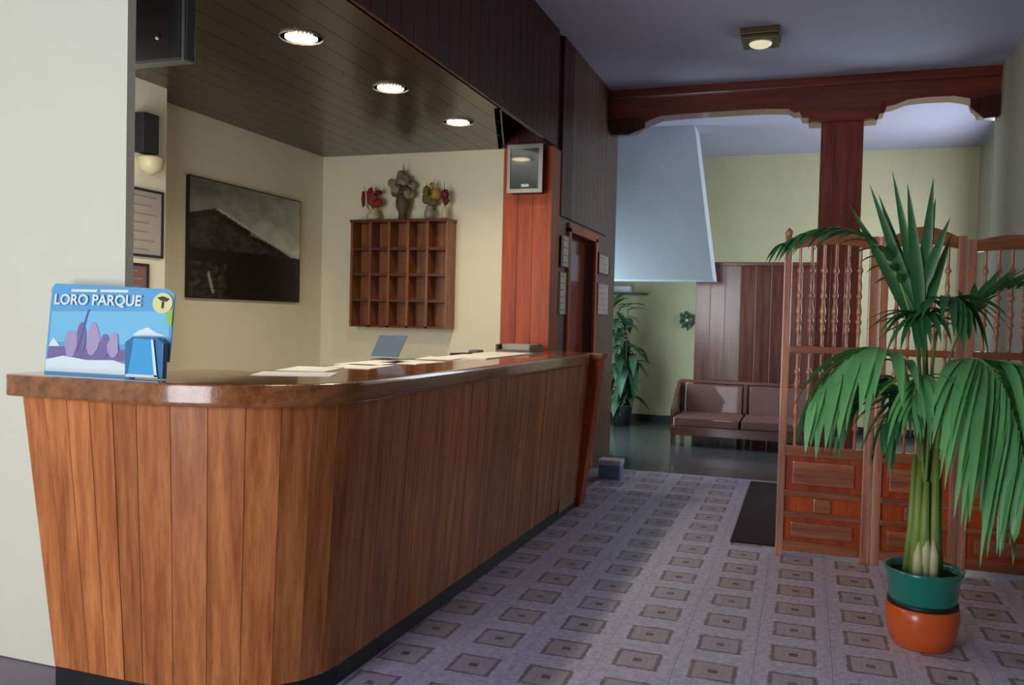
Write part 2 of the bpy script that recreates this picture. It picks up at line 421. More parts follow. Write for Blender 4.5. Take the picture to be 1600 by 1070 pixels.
for i in range(len(pt)-1):
    def seg(P, sh):
        a = Vector(P[i]); b = Vector(P[i+1]); d = (b-a).normalized(); n = Vector((d.y, -d.x))
        g = .0012
        return a + d*g, b - d*g, n
    a0, b0, n0 = seg(pb, 0); a1, b1, n1 = seg(pt, 0)
    th = .022
    jut = random.uniform(-.0012, .0012)
    q = lambda v, z: (v.x, v.y, z)
    MB().hexa([q(a0+n0*jut, BZ), q(b0+n0*jut, BZ), q(b0-n0*th, BZ), q(a0-n0*th, BZ)],
              [q(a1+n1*jut, TZ), q(b1+n1*jut, TZ), q(b1-n1*th, TZ), q(a1-n1*th, TZ)]).build('plank', M['counter_wood'], ctr)
def ribbon(P, z0, z1, off, th):
    mb = MB(); n = len(P); O = []; I = []
    for i in range(n):
        a = Vector(P[max(i-1, 0)]); b = Vector(P[min(i+1, n-1)]); d = (b-a).normalized(); nn = Vector((d.y, -d.x))
        O.append(Vector(P[i]) + nn*off); I.append(Vector(P[i]) + nn*(off-th))
    for i in range(n-1):
        mb.hexa([(O[i].x, O[i].y, z0), (O[i+1].x, O[i+1].y, z0), (I[i+1].x, I[i+1].y, z0), (I[i].x, I[i].y, z0)],
                [(O[i].x, O[i].y, z1), (O[i+1].x, O[i+1].y, z1), (I[i+1].x, I[i+1].y, z1), (I[i].x, I[i].y, z1)])
    bmesh.ops.remove_doubles(mb.bm, verts=mb.bm.verts, dist=1e-5)
    return mb
ribbon(pb, 0, BZ, -.004, .02).build('kickboard', M['black'], ctr)
# inner carcass panels
ribbon([(min(x, -1.62) if y > 3 else x, y) for x, y in pb], .02, 1.05, -.06, .012).build('carcass', M['brown_wood_v'], ctr)
bx('end_panel', M['counter_wood'], ctr, -2.52, -2.50, 2.37, 2.46, .02, TZ)
bx('back_panel', M['brown_wood_v'], ctr, -2.10, -2.08, 2.85, 6.18, .0, TZ)
bx('back_panel', M['brown_wood_v'], ctr, -2.30, -2.10, 2.85, 2.87, .0, TZ)
# slab with rounded nosing
out = []
NS = 20
XL, Yf, Xs, r = -2.69, 2.235, -1.495, .47
XE = Xs - r*1.35
out.append((XL, 2.465)); out.append((XL, Yf+.04)); out.append((XL+.012, Yf+.012)); out.append((XL+.04, Yf))
out.append((XE-.2, Yf))
for i in range(NS+1):
    a = math.pi/2*i/NS; out.append((XE + r*1.35*math.sin(a), Yf + r - r*math.cos(a)))
out += [(Xs+.02, 4.3), (Xs+.05, 5.7), (Xs+.045, 5.9), (Xs+.02, 6.03), (-1.62, 6.12), (-1.62, 6.2)]
inner = [(-2.12, 6.2), (-2.12, 2.9), (-2.35, 2.9), (-2.35, 2.465)]
sl = MB().prism([(x, y, TZ) for x, y in out+inner], (0, 0, .078))
s_ = sl.build('counter_top', M['slab_wood'], ctr, bevel=.018, bseg=4); autosmooth(s_, 40)
# flared end post
ep = MB().hexa([(-1.66, 6.04, .0), (-1.53, 6.04, .0), (-1.53, 6.19, .0), (-1.66, 6.19, .0)], [(-1.60, 6.04, 1.09), (-1.40, 6.04, 1.09), (-1.40, 6.19, 1.09), (-1.60, 6.19, 1.09)])
ep.build('end_post', M['pillar_wood'], ctr, bevel=.004)
bx('end_cap', M['slab_wood'], ctr, -1.605, -1.385, 6.03, 6.2, 1.09, 1.14, bevel=.008)
bx('base_plate', M['socket'], ctr, -1.585, -1.545, 5.55, 5.95, .05, .14, bevel=.004)

# ------------------------------------------------------------------ things on the counter
ST = TZ + .078
bro = thing('brochure_display', 'bright blue brochure display board with pocket standing at left end of counter', 'brochure', (-2.33, 2.36, ST))
B = lambda n, m_, *a, **k: bx(n, M[m_], bro, *a, **k)
def tilt_poly(name, mat, pts, y=2.352, th=.0015, layer=1):
    return MB().prism([(x, y-.0012*layer+(z-ST)*.10, z) for x, z in pts], (0, th, 0)).build(name, M[mat], bro)
tilt_poly('backing_card', 'bro_blue', [(-2.615, ST), (-2.205, ST), (-2.195, ST+.06), (-2.06, ST+.06), (-2.06, 1.435), (-2.09, 1.452), (-2.60, 1.468), (-2.615, 1.45)], th=.004, layer=0)
tilt_poly('sky_print', 'bro_sky', [(-2.605, ST+.115), (-2.07, ST+.115), (-2.07, ST+.235), (-2.605, ST+.225)], layer=1)
tilt_poly('beach_print', 'bro_white', [(-2.61, ST+.008), (-2.235, ST+.008), (-2.225, ST+.04), (-2.30, ST+.058), (-2.42, ST+.054), (-2.53, ST+.066), (-2.61, ST+.05)], layer=2)
tilt_poly('sea_print', 'bro_purple', [(-2.605, ST+.055), (-2.23, ST+.055), (-2.23, ST+.095), (-2.605, ST+.10)], layer=1.5)
tilt_poly('sail_print', 'bro_white', [(-2.605, ST+.098), (-2.585, ST+.13), (-2.55, ST+.10)], layer=2)
for k, (cx, w_, h0, h1) in enumerate(((-2.50, .05, .06, .16), (-2.455, .035, .06, .19), (-2.40, .045, .07, .19), (-2.345, .04, .065, .15), (-2.305, .04, .065, .155))):
    pts = []
    for i in range(12):
        a = 2*math.pi*i/12; pts.append((cx + w_*.62*math.cos(a)*(1+.2*math.sin(3*a+k)), ST + (h0+h1)/2 + (h1-h0)/2*math.sin(a)))
    tilt_poly('figure_print', 'bro_pink' if k % 2 == 0 else 'bro_purple', pts, layer=2.2+.3*k)
tilt_poly('mast_print', 'bro_purple', [(-2.475, ST+.08), (-2.467, ST+.08), (-2.428, ST+.235), (-2.434, ST+.235)], layer=4)
# pocket
pk = MB().prism([(x, 2.327, z) for x, z in ((-2.222, ST+.003), (-2.062, ST+.003), (-2.058, ST+.125), (-2.085, ST+.145), (-2.19, ST+.145), (-2.222, ST+.125))], (0, .022, 0)).build('pocket', M['bro_deep'], bro, bevel=.002)
MB().prism([(x, 2.322, z) for x, z in ((-2.205, ST+.012), (-2.088, ST+.012), (-2.10, ST+.138), (-2.18, ST+.14))], (0, .004, 0)).build('pocket_front', M['bro_pocket'], pk)
MB().prism([(x, 2.3205, z) for x, z in ((-2.09, ST+.01), (-2.078, ST+.01), (-2.096, ST+.138), (-2.105, ST+.138))], (0, .002, 0)).build('pocket_edge', M['bro_white'], pk)
MB().prism([(x, 2.3205, z) for x, z in ((-2.215, ST+.006), (-2.075, ST+.006), (-2.08, ST+.016), (-2.21, ST+.016))], (0, .002, 0)).build('pocket_edge', M['bro_white'], pk)
tilt_poly('cloud_print', 'bro_white', [(-2.225, ST+.148), (-2.20, ST+.165), (-2.16, ST+.178), (-2.12, ST+.16), (-2.08, ST+.15), (-2.06, ST+.148)], layer=3)
# round emblem
em = MB()
tilt_poly('emblem', 'emblem_yellow', [(-2.105+.043*math.cos(2*math.pi*i/20), 1.403+.036*math.sin(2*math.pi*i/20)) for i in range(20)], layer=4, th=.003)
tilt_poly('emblem_mark', 'emblem_dark', [(-2.128, 1.422), (-2.105, 1.427), (-2.075, 1.418), (-2.088, 1.408), (-2.108, 1.41)], layer=6)
tilt_poly('emblem_mark', 'emblem_dark', [(-2.107, 1.408), (-2.098, 1.408), (-2.098, 1.385), (-2.107, 1.385)], layer=6)
tilt_poly('emblem_tail', 'emblem_green', [(-2.09, 1.372), (-2.06, 1.385), (-2.06, 1.325), (-2.075, 1.325)], layer=3)
def lettering(text, size, x, z, mat, y, parent, xs=1.0, tilt=.10):
    c = D.curves.new('lettering', 'FONT'); c.body = text; c.size = size; c.extrude = .0008; c.offset = .0012
    o = D.objects.new('tmp', c); COL.objects.link(o)
    bpy.context.view_layer.update()
    me = D.meshes.new_from_object(o.evaluated_get(bpy.context.evaluated_depsgraph_get())); D.objects.remove(o)
    me.name = 'lettering'; me.materials.append(mat)
    r_ = parent
    while r_.parent: r_ = r_.parent
    for v in me.vertices:
        p = v.co.copy(); zz = z + p.y
        v.co = Vector((x + p.x*xs, y + (zz-ST)*tilt - p.z, zz)) - r_.location
    ob = D.objects.new('lettering', me); COL.objects.link(ob); ob.parent = parent; return ob
lettering('LORO PARQUE', .052, -2.592, 1.392, M['bro_white'], 2.3445, bro, 1.12)
for xa, xb in ((-2.52, -2.40), (-2.385, -2.26)):
    tilt_poly('headline_bar', 'bro_white', [(xa, 1.438), (xb, 1.438), (xb, 1.447), (xa, 1.447)], layer=2)

lap = thing('laptop', 'dark slate laptop screen standing open on the counter behind papers', 'laptop', (-2.24, 4.3, TZ+.078))
MB().hexa([(-2.11-.23, 4.30, ST+.004), (-2.17, 4.30, ST+.004), (-2.17, 4.31, ST+.004), (-2.34, 4.31, ST+.004)],
          [(-2.315, 4.36, ST+.125), (-2.14, 4.36, ST+.125), (-2.14, 4.368, ST+.125), (-2.315, 4.368, ST+.125)]).build('screen', M['laptop'], lap)
bx('keyboard', M['dark_grey'], lap, -2.34, -2.14, 4.31, 4.46, ST-.03, ST-.012, bevel=.003)
lap.location.z = ST
def sheet(x, y, w_, h_, a, label, name='paper_sheet', mat='paper', t=.002, cat='paper', z=ST):
    mb = MB().box(-w_/2, w_/2, -h_/2, h_/2, 0, t)
    o = mb.build(name, M[mat], None); o.location = (x, y, z); o.rotation_euler = (0, 0, a); return tag(o, label, cat, 'papers on the counter top' if cat == 'paper' else None)
sheet(-1.88, 2.85, .30, .22, .4, 'white paper sheet lying on the rounded corner of the counter top')
sheet(-1.93, 3.45, .22, .31, .1, 'white paper sheet on counter between rounded corner and laptop')
sheet(-2.0, 3.15, .21, .30, .25, 'white paper sheet behind the rounded corner, near the inner edge')
sheet(-1.97, 4.45, .21, .30, .15, 'white paper sheet on counter just beyond the laptop')
sheet(-1.90, 3.95, .22, .31, -.1, 'white paper sheet on counter directly in front of the laptop')
sheet(-2.02, 3.75, .2, .45, .05, 'long white ledger sheet along the inner edge before the laptop')
sheet(-1.88, 5.0, .30, .95, .02, 'long white paper strip on far half of counter before the tray', t=.006)
tr_ = thing('document_tray', 'low dark brown tray at far end of counter against orange pillar', 'tray', (-1.98, 5.9, ST))
bx('tray_base', M['tray'], tr_, -2.10, -1.84, 5.72, 6.06, ST, ST+.012)
bx('tray_wall', M['tray'], tr_, -2.10, -2.09, 5.72, 6.06, ST+.012, ST+.05); bx('tray_wall', M['tray'], tr_, -1.85, -1.84, 5.72, 6.06, ST+.012, ST+.035)
bx('tray_wall', M['tray'], tr_, -2.09, -1.85, 6.05, 6.06, ST+.012, ST+.05)
bx('paper_stack', M['paper_grey'], tr_, -2.08, -1.87, 5.8, 6.03, ST+.012, ST+.05)
pen = MB().tube([(-2.08, 4.85, ST+.008), (-2.0, 5.0, ST+.008)], .008).build('pen', M['dark_grey'], None, True, root=(-2.04, 4.92, ST)); tag(pen, 'dark pen lying on counter to the right of the laptop', 'pen')
stp = MB().box(-2.1, -2.04, 5.2, 5.32, ST, ST+.022).build('stapler', M['dark_grey'], None, bevel=.005, root=(-2.07, 5.26, ST)); tag(stp, 'small black stapler on counter between pen and brown tray', 'stapler')

# ------------------------------------------------------------------ key rack and arrangements on it
rk = thing('key_rack', 'brown wooden pigeonhole key rack on reception wall with twenty slots', 'rack', (-3.15, 6.28, 1.27))
x0, x1, z0, z1, yf, yb = -3.58, -2.70, 1.28, 2.14, 6.2, 6.36
bx('back_board', M['rack_wood'], rk, x0, x1, yb-.012, yb, z0, z1)
for i in range(6):
    x = x0 + (x1-x0-.02)*i/5
    bx('upright' if 0 < i < 5 else 'side_board', M['rack_wood'], rk, x, x+.02, yf, yb-.012, z0, z1)
for j in range(5):
    z = z0 + (z1-z0-.018)*j/4
    for i in range(5) if 0 < j < 4 else ():
        a = x0 + (x1-x0-.02)*i/5 + .02; b_ = x0 + (x1-x0-.02)*(i+1)/5
        bx('shelf', M['rack_dark'], rk, a, b_, yf+.004, yb-.012, z, z+.022)
bx('bottom_board', M['rack_dark'], rk, x0+.02, x1-.02, yf, yb-.012, z0, z0+.016)
bx('top_board', M['rack_dark'], rk, x0-.005, x1+.005, yf-.01, yb, z1, z1+.022, bevel=.002)
RT = z1+.022
def arrangement(x, y, vase, prof, parts, label, name='flower_vase'):
    t = thing(name, label, 'vase', (x, y, RT), None)
    v = MB().lathe(prof, (x, y, RT), 14).build('vase', vase, t, True)
    for nm, mat, lst in parts:
        for (dx, dz, r, jit) in lst:
            MB().blob((x+dx, y+random.uniform(-.02, .02), RT+dz), r, 2, jit).build(nm, M[mat], t)
    return t
def spikes(t, mat, x, y, lst):
    for dx0, dz0, dx1, dz1, r in lst:
        MB().tube([(x+dx0, y, RT+dz0), (x+(dx0+dx1)/2, y, RT+(dz0+dz1)/2), (x+dx1, y, RT+dz1)], [r, r*1.2, r*.2], 6).build('stalk', M[mat], t)
vp = lambda h, r: [(r*.7, 0), (r, h*.3), (r*.9, h*.6), (r*.6, h*.85), (r*.75, h)]
t = arrangement(-3.41, 6.27, M['vase_cream'], vp(.09, .06), [('blossom', 'fl_red', [(.0, .17, (.05, .04, .06), .008), (.045, .14, (.045, .04, .04), .008), (-.02, .22, (.025, .03, .05), .006)]), ('blossom', 'fl_brown', [(-.095, .18, (.016, .02, .07), .004), (.05, .23, (.03, .03, .02), .004)])], 'cream vase of red flowers, leftmost on the key rack')
spikes(t, 'fl_brown', -3.41, 6.27, [(0, .08, -.10, .30, .005), (0, .1, -.02, .31, .004), (0, .1, .06, .29, .004), (0, .05, -.095, .16, .004)])
t = arrangement(-3.14, 6.27, M['fl_dark'], [(.035, 0), (.035, .06), (.05, .09), (.06, .14), (.055, .2), (.03, .22)], [('blossom', 'fl_grey', [(-.06, .25, (.06, .05, .05), .012), (.05, .21, (.05, .04, .045), .01), (0, .31, (.06, .05, .05), .012), (-.03, .36, (.035, .03, .05), .008), (-.09, .30, (.04, .03, .04), .01), (.06, .28, (.045, .03, .04), .01)]), ('leaf_cluster', 'fl_dark', [(.03, .25, (.04, .05, .03), .008), (-.01, .27, (.02, .05, .035), .006), (-.07, .22, (.04, .03, .025), .008)])], 'tall silver-grey flower arrangement in the middle of the key rack')
spikes(t, 'fl_dark', -3.14, 6.27, [(0, .2, .0, .46, .009), (0, .2, -.06, .41, .006), (0, .2, .10, .36, .005), (0, .15, -.13, .26, .005), (.0, .04, -.09, .14, .004), (0, .04, .09, .12, .004)])
t = arrangement(-2.90, 6.27, M['vase_grey'], vp(.11, .045), [('leaf_cluster', 'fl_green', [(-.02, .17, (.055, .04, .045), .01), (-.03, .23, (.03, .03, .05), .006), (.02, .14, (.04, .04, .03), .008)]), ('blossom', 'fl_yellow', [(.045, .21, (.035, .03, .05), .008), (.02, .27, (.02, .02, .03), .004)])], 'grey vase with olive leaves and ochre flowers, right half of key rack')
spikes(t, 'fl_green', -2.90, 6.27, [(0, .1, -.03, .31, .005), (0, .1, .04, .33, .005), (0, .1, -.075, .24, .005)])
t = arrangement(-2.765, 6.27, M['vase_cream'], vp(.10, .028), [('blossom', 'fl_brown', [(0, .20, (.035, .03, .04), .006), (.012, .15, (.03, .03, .035), .006)])], 'small pale vase with maroon flower, rightmost on the key rack')
spikes(t, 'fl_brown', -2.765, 6.27, [(0, .08, -.01, .31, .004), (0, .08, .02, .26, .004)])

# ------------------------------------------------------------------ landscape picture (flat print on a grid)
def picture():
    t = thing('landscape_picture', 'large black-and-white mountain landscape picture on the reception wall', 'picture', (-3.94, 5.32, 1.465))
    y0, y1, z0, z1 = 4.66, 5.99, 1.467, 2.292
    bx('backing', M['black'], t, -3.95, -3.925, y0, y1, z0, z1)
    NX, NZ = 150, 92
    bm = bmesh.new(); cl = bm.loops.layers.color.new('Col')
    from mathutils import noise as mn
    def colr(u, v):
        n = mn.fractal(Vector((u*7, v*7, 0)), 1, 2, 5); n2 = mn.fractal(Vector((u*22, v*22, 3)), 1, 2, 4)
        ridge = .78 - .50*max(0, u-.0) + .05*math.sin(u*6)     # long slope falling to the right
        ridge = max(.43, .86 - .47*u) + .006*n2
        if u < .22: ridge = min(ridge, .70 + .35*u)
        if v > ridge:
            g = .26 + .14*u - .25*(v-.75) + .05*n
            if v - ridge < .022 and .22 < u < .95: g = .40
            return g
        if v > .42 + .02*n:
            g = .10 + .055*n + .05*n2
            if .5 < u < .8 and abs(v-(.62-.28*(u-.45))) < .018: g = .3
            return max(.02, g - .05*(v > ridge-.06))
        g = .018 + .015*n2
        if u < .3 and v < .3: g += max(0, .05+.09*n2)
        if .14 < u < .20 and .04 < v < .22 and abs(u-(.2-.25*v)) < .012: g = .3
        return max(.004, g)
    V = [[bm.verts.new((-3.924, y0+.008+(y1-y0-.016)*i/NX, z0+.008+(z1-z0-.016)*j/NZ)) for j in range(NZ+1)] for i in range(NX+1)]
    for i in range(NX):
        for j in range(NZ):
            f = bm.faces.new((V[i][j], V[i+1][j], V[i+1][j+1], V[i][j+1]))
            for lp, (a, b_) in zip(f.loops, ((i, j), (i+1, j), (i+1, j+1), (i, j+1))):
                g = colr(a/NX, b_/NZ); lp[cl] = (g*1.9, g*1.95, g*1.85, 1)
    bmesh.ops.translate(bm, verts=bm.verts, vec=-Vector(t.location))
    me = D.meshes.new('print'); bm.to_mesh(me); bm.free()
    mt, nt, b = new_mat('mountain_print'); va = nt.nodes.new('ShaderNodeVertexColor'); va.layer_name = 'Col'
    nt.links.new(va.outputs[0], b.inputs['Base Color']); b.inputs['Roughness'].default_value = .35
    me.materials.append(mt); o = D.objects.new('print', me); COL.objects.link(o); o.parent = t
picture()

def framed(x, y0, y1, z0, z1, label, side=1, fmat='black', pmat='paper_grey', name='framed_notice', fw=.015, group=None, cat='notice'):
    t = thing(name, label, cat, (x, (y0+y1)/2, z0), group)
    s = .012*side
    a, b_ = sorted((x, x+s)); a2, b2 = sorted((x, x+s*1.6))
    bx('sheet', M[pmat], t, a, b_, y0+fw, y1-fw, z0+fw, z1-fw)
    for args in ((y0, y1, z0, z0+fw), (y0, y1, z1-fw, z1), (y0, y0+fw, z0+fw, z1-fw), (y1-fw, y1, z0+fw, z1-fw)):
        bx('frame_bar', M[fmat], t, a2, b2, *args)
    n = max(3, int((z1-z0)/.05))
    tx = MB()
    for k in range(n):
        zz = z1-fw-.03-(z1-z0-2*fw-.06)*k/(n-1)
        xa = x+s if side > 0 else x+s-.001
        tx.box(xa, xa+.001, y0+fw+.02, y1-fw-.02-random.uniform(0, .25)*(y1-y0), zz-.004, zz+.004)
    o = tx.build('printed_lines', M['fl_grey'], t); o['kind'] = 'stuff'
    return t
framed(-3.71, 3.78, 4.165, 1.69, 2.09, 'large framed certificate on reception wall left of the mountain picture')
framed(-3.71, 3.80, 4.05, 1.42, 1.65, 'small framed photo just below the large certificate at left', pmat='seat', name='small_framed_photo', cat='photo')
sc_ = thing('wall_lamp', 'black wall lamp with pale glass bowl above the framed certificate', 'lamp', (-3.71, 4.0, 2.2))
bx('lamp_body', M['black'], sc_, -3.71, -3.63, 3.93, 4.05, 2.29, 2.52, bevel=.01)
MB().lathe([(.02, 0), (.06, .03), (.075, .09), (.07, .1)], (-3.64, 4.0, 2.17), 16).build('glass_bowl', M['shade'], sc_, True)

cab = thing('wall_cabinet', 'dark grey speaker cabinet hanging under the soffit at top left', 'cabinet', (-3.4, 3.9, 2.72))
bx('cabinet_body', M['dark_grey'], cab, -3.71, -3.27, 3.72, 3.98, 2.724-.14+.14, 3.55)
# hanging box seen below the soffit line
cab2 = None
for ch in list(cab.children): D.objects.remove(ch)
cab.location = (-2.47, 2.9, 2.37)
bx('cabinet_body', M['dark_grey'], cab, -2.66, -2.335, 2.75, 2.80, 2.365, 2.722, bevel=.006)
bx('front_panel', M['black'], cab, -2.65, -2.36, 2.742, 2.75, 2.375, 2.715, bevel=.003)
bx('edge_strip', M['grey_metal'], cab, -2.352, -2.34, 2.738, 2.75, 2.365, 2.722)
MB().blob((-2.47, 2.738, 2.46), .008, 1).build('indicator', M['white_plastic'], cab)

# downlights in the soffit
for k, (x, y, lb) in enumerate(((-2.36, 3.58, 'round lit downlight in soffit, nearest and leftmost of three'), (-2.355, 4.51, 'round lit downlight in soffit, middle one of three'), (-2.30, 5.41, 'round lit downlight in soffit, farthest, nearest the key rack'))):
    t = thing('downlight', lb, 'light', (x, y, SZ), 'downlights in the reception soffit')
    MB().lathe([(.105, -.008), (.105, 0), (.078, 0), (.078, -.008)], (x, y, SZ), 28, False).build('trim_ring', M['chrome'], t, True)
    MB().lathe([(.03, -.014), (.078, -.006), (.078, .0)], (x, y, SZ), 24).build('bulb_lens', M['lamp_on'], t, True)
    l = D.lights.new('downlight_lamp', 'SPOT'); l.energy = 48; l.color = (1, .84, .56); l.spot_size = R(150); l.spot_blend = .9; l.shadow_soft_size = .07
    o = D.objects.new('downlight_lamp', l); COL.objects.link(o); o.location = (x, y, SZ-.03)
# ceiling lamp
t = thing('ceiling_lamp', 'square brass ceiling lamp with round glass in middle of ceiling', 'lamp', (-.38, 6.74, CZ))
bx('base_plate', M['brass'], t, -.53, -.24, 6.6, 6.89, CZ-.05, CZ, bevel=.008)
MB().prism([(-.52, 6.61, CZ-.05), (-.25, 6.61, CZ-.05), (-.25, 6.88, CZ-.05), (-.52, 6.88, CZ-.05)], (0, 0, -.035)).build('lower_frame', M['brass'], t, bevel=.01)
MB().blob((-.385, 6.745, CZ-.085), (.085, .085, .035), 3).build('glass_dome', M['globe'], t, True)

# wall clock / monitor on pillar
t = thing('wall_monitor', 'small grey-framed monitor box high on the orange wooden pillar', 'monitor', (-2.04, 6.1, 2.33))
bx('housing', M['dark_grey'], t, -2.17, -1.92, 6.10, 6.22, 2.335, 2.69, bevel=.01)
for a in ((-2.175, -1.895, 2.33, 2.36), (-2.175, -1.895, 2.665, 2.695)): bx('frame_bar', M['grey_metal'], t, a[0], a[1], 6.085, 6.10, a[2], a[3])
for a in ((-2.175, -2.15), (-1.925, -1.895)): bx('frame_bar', M['grey_metal'], t, a[0], a[1], 6.085, 6.10, 2.36, 2.665)
bx('screen', M['screen_glass'], t, -2.15, -1.925, 6.092, 6.10, 2.36, 2.665)
bx('badge', M['white_plastic'], t, -2.06, -2.0, 6.087, 6.092, 2.375, 2.395)

framed(-1.86+.018, 6.47, 6.66, 1.80, 2.05, 'upper paper notice on wood wall between pillar and door', fmat='paper_grey', pmat='paper', name='paper_notice', fw=.006, group='notices beside the corridor door')
framed(-1.86, 6.47, 6.66, 1.42, 1.76, 'lower paper notice on wood wall between pillar and door', fmat='paper_grey', pmat='paper', name='paper_notice', fw=.006, group='notices beside the corridor door')
framed(-1.86, 7.78, 8.24, 1.82, 2.02, 'upper paper notice on narrow wall right of the door', fmat='brown_wood_v', pmat='paper_grey', name='paper_notice', group='notices beside the corridor door')
framed(-1.86, 7.78, 8.24, 1.44, 1.73, 'lower paper notice on narrow wall right of the door', fmat='paper_grey', pmat='paper_grey', name='paper_notice', fw=.006, group='notices beside the corridor door')

# small box on the floor
t = thing('plastic_box', 'small white and light blue box on floor past counter end', 'box', (-1.57, 7.25, 0))
bx('box_body', M['blue_plastic'], t, -1.66, -1.47, 7.2, 7.36, 0, .12, bevel=.006); bx('lid', M['white_plastic'], t, -1.665, -1.465, 7.195, 7.365, .12, .165, bevel=.008)

# mat
o = MB().box(-.40, .32, 5.47, 7.62, 0, .012).build('floor_mat', M['mat'], None, bevel=.004, root=(-.04, 6.5, 0)); tag(o, 'dark plum door mat lying behind the wooden screen', 'mat')

# right wall speaker
t = thing('wall_speaker', 'dark speaker box high on right wall at the picture edge', 'speaker', (1.46, 6.9, 3.0))
bx('speaker_box', M['dark_grey'], t, 1.38, 1.5, 6.4, 6.62, 2.93, 3.3, bevel=.01); bx('grille', M['black'], t, 1.40, 1.48, 6.392, 6.40, 2.95, 3.28)

# ------------------------------------------------------------------ bench with tall panelled back
t = thing('panelled_bench', 'reddish wooden bench with mauve cushions and tall plank back in rear corner', 'bench', (-.5, 10.1, 0))
YP = 10.45
n = 8
for i in range(n):
    xa = -1.26 + i*.175
    ang = 0
    yy0 = YP + (0 if i < 3 else .035*(i-3)); yy1 = YP + (0 if i < 3 else .035*(i-2))
    mt = M['bench_wood']
    MB().hexa([(xa, yy0, .0), (xa+.172, yy1, .0), (xa+.172, yy1+.03, .0), (xa, yy0+.03, .0)], [(xa, yy0, 2.07), (xa+.172, yy1, 2.07), (xa+.172, yy1+.03, 2.07), (xa, yy0+.03, 2.07)]).build('back_plank', mt, t, bevel=.003)
bx('top_rail', M['bench_wood_x'], t, -1.28, .16, YP-.01, YP+.22, 2.07, 2.115, bevel=.008)
bx('head_rail', M['bench_wood_x'], t, -1.40, .12, YP-.13, YP-.08, .655, .695, bevel=.01)
for i, x in enumerate((-1.385, -.66, .05)):
    bx('back_post', M['bench_wood'], t, x, x+.05, YP-.13, YP-.07, 0, .66, bevel=.006)
for i in range(2):
    x = -1.335 + i*.735
    MB().hexa([(x+.015, YP-.19, .31), (x+.665, YP-.19, .31), (x+.665, YP-.10, .31), (x+.015, YP-.10, .31)], [(x+.015, YP-.16, .645), (x+.665, YP-.16, .645), (x+.665, YP-.085, .645), (x+.015, YP-.085, .645)]).build('back_cushion', M['seat'], t, bevel=.018, bseg=3)
    MB().box(x-.02+.0, x+.69, 9.52, YP-.20, .22, .32).build('seat_cushion', M['seat'], t, bevel=.022, bseg=3)
bx('seat_frame', M['bench_wood_x'], t, -1.385, .1, 9.50, YP-.14, .12, .22, bevel=.006)
for x in (-1.385, .05):
    bx('leg', M['bench_wood'], t, x, x+.05, 9.55, 9.60, 0, .12)
MB().prism([(-1.43, 9.8, .30), (-1.43, 9.8, .38), (-1.43, YP-.2, .62), (-1.43, YP-.10, .68), (-1.43, YP-.10, .2), (-1.43, 9.9, .2)], (.045, 0, 0)).build('arm', M['bench_wood'], t, bevel=.005)
# bulk of dark cupboard beyond the bench end, glimpsed through the screen
# ------------------------------------------------------------------ rear plant, meter box, wreath
def leafmesh(L, W, curl, fold=.25, segs=5):
    bm = bmesh.new(); rows = []
    for i in range(segs+1):
        u = i/segs; w2 = W/2*math.sin(math.pi*min(1, .08+.92*u)**.8)*(1 if i < segs else .05)
        y_ = L*u; z_ = -curl*L*u*u
        rows.append([bm.verts.new((-w2, y_, z_+fold*w2)), bm.verts.new((0, y_, z_)), bm.verts.new((w2, y_, z_+fold*w2))])
    for a, b_ in zip(rows, rows[1:]):
        for k in range(2): bm.faces.new((a[k], a[k+1], b_[k+1], b_[k]))
    me = D.meshes.new('leaf'); bm.to_mesh(me); bm.free()
    for p in me.polygons: p.use_smooth = True
    return me
SXc, SYc = -2.24, 11.0
t = thing('potted_shrub', 'leafy dark green potted shrub against the rear wall left', 'plant', (SXc, SYc, 0))
MB().lathe([(.10, 0), (.14, .26), (.15, .28), (.13, .28), (.125, .24)], (SXc, SYc, 0), 20).build('pot', M['dark_grey'], t, True)
MB().lathe([(.0, .24), (.125, .24)], (SXc, SYc, 0), 20, False).build('soil', M['soil'], t)
lm = [leafmesh(.28, .11, .5), leafmesh(.24, .09, .35), leafmesh(.32, .12, .8)]
for me in lm: me.materials.append(M['leaf2'])
for s in range(5):
    a = s*1.3; h = 1.0 + .2*s
    top = Vector((SXc+.0+.12*math.cos(a), SYc+.08*math.sin(a), .25+h*.72)); b0 = Vector((SXc+.04*math.cos(a), SYc+.04*math.sin(a), .24))
    mid = (top+b0)/2 + Vector((.04*math.cos(a), .04*math.sin(a), 0))
    MB().tube([b0, mid, top], [.012, .01, .005], 6).build('stem', M['bark'], t)
    for k in range(26):
        u = .10 + .82*(k+random.random())/20; p = b0.lerp(top, u) + Vector((0, 0, 0))
        o = D.objects.new('leaf', random.choice(lm)); COL.objects.link(o); o.parent = t; o.location = p - t.location
        o.rotation_euler = (random.uniform(-.7, .5), 0, random.uniform(0, 6.28)); sc = random.uniform(.7, 1.15); o.scale = (sc, sc, sc)
        if p.x > -2.1 or True:
            pass
t = thing('meter_box', 'small white box mounted high on rear wall above the potted shrub', 'box', (-2.4, 11.5, 1.77))
bx('box_body', M['white_plastic'], t, -2.55, -2.27, 11.48, 11.6, 1.77, 1.859, bevel=.01); bx('shelf', M['dark_grey'], t, -2.62, -2.05, 11.42, 11.6, 1.74, 1.77)
t = thing('hanging_plant', 'small green round plant wreath on rear wall left of bench', 'wreath', (-1.5, 11.56, 1.40))
ring = [(-1.5+.075*math.cos(2*math.pi*i/18), 11.57, 1.41+.075*math.sin(2*math.pi*i/18)) for i in range(19)]
MB().tube(ring, .018, 6).build('ring', M['bark'], t, True)
ml = leafmesh(.09, .035, .3); ml.materials.append(M['leaf2'])
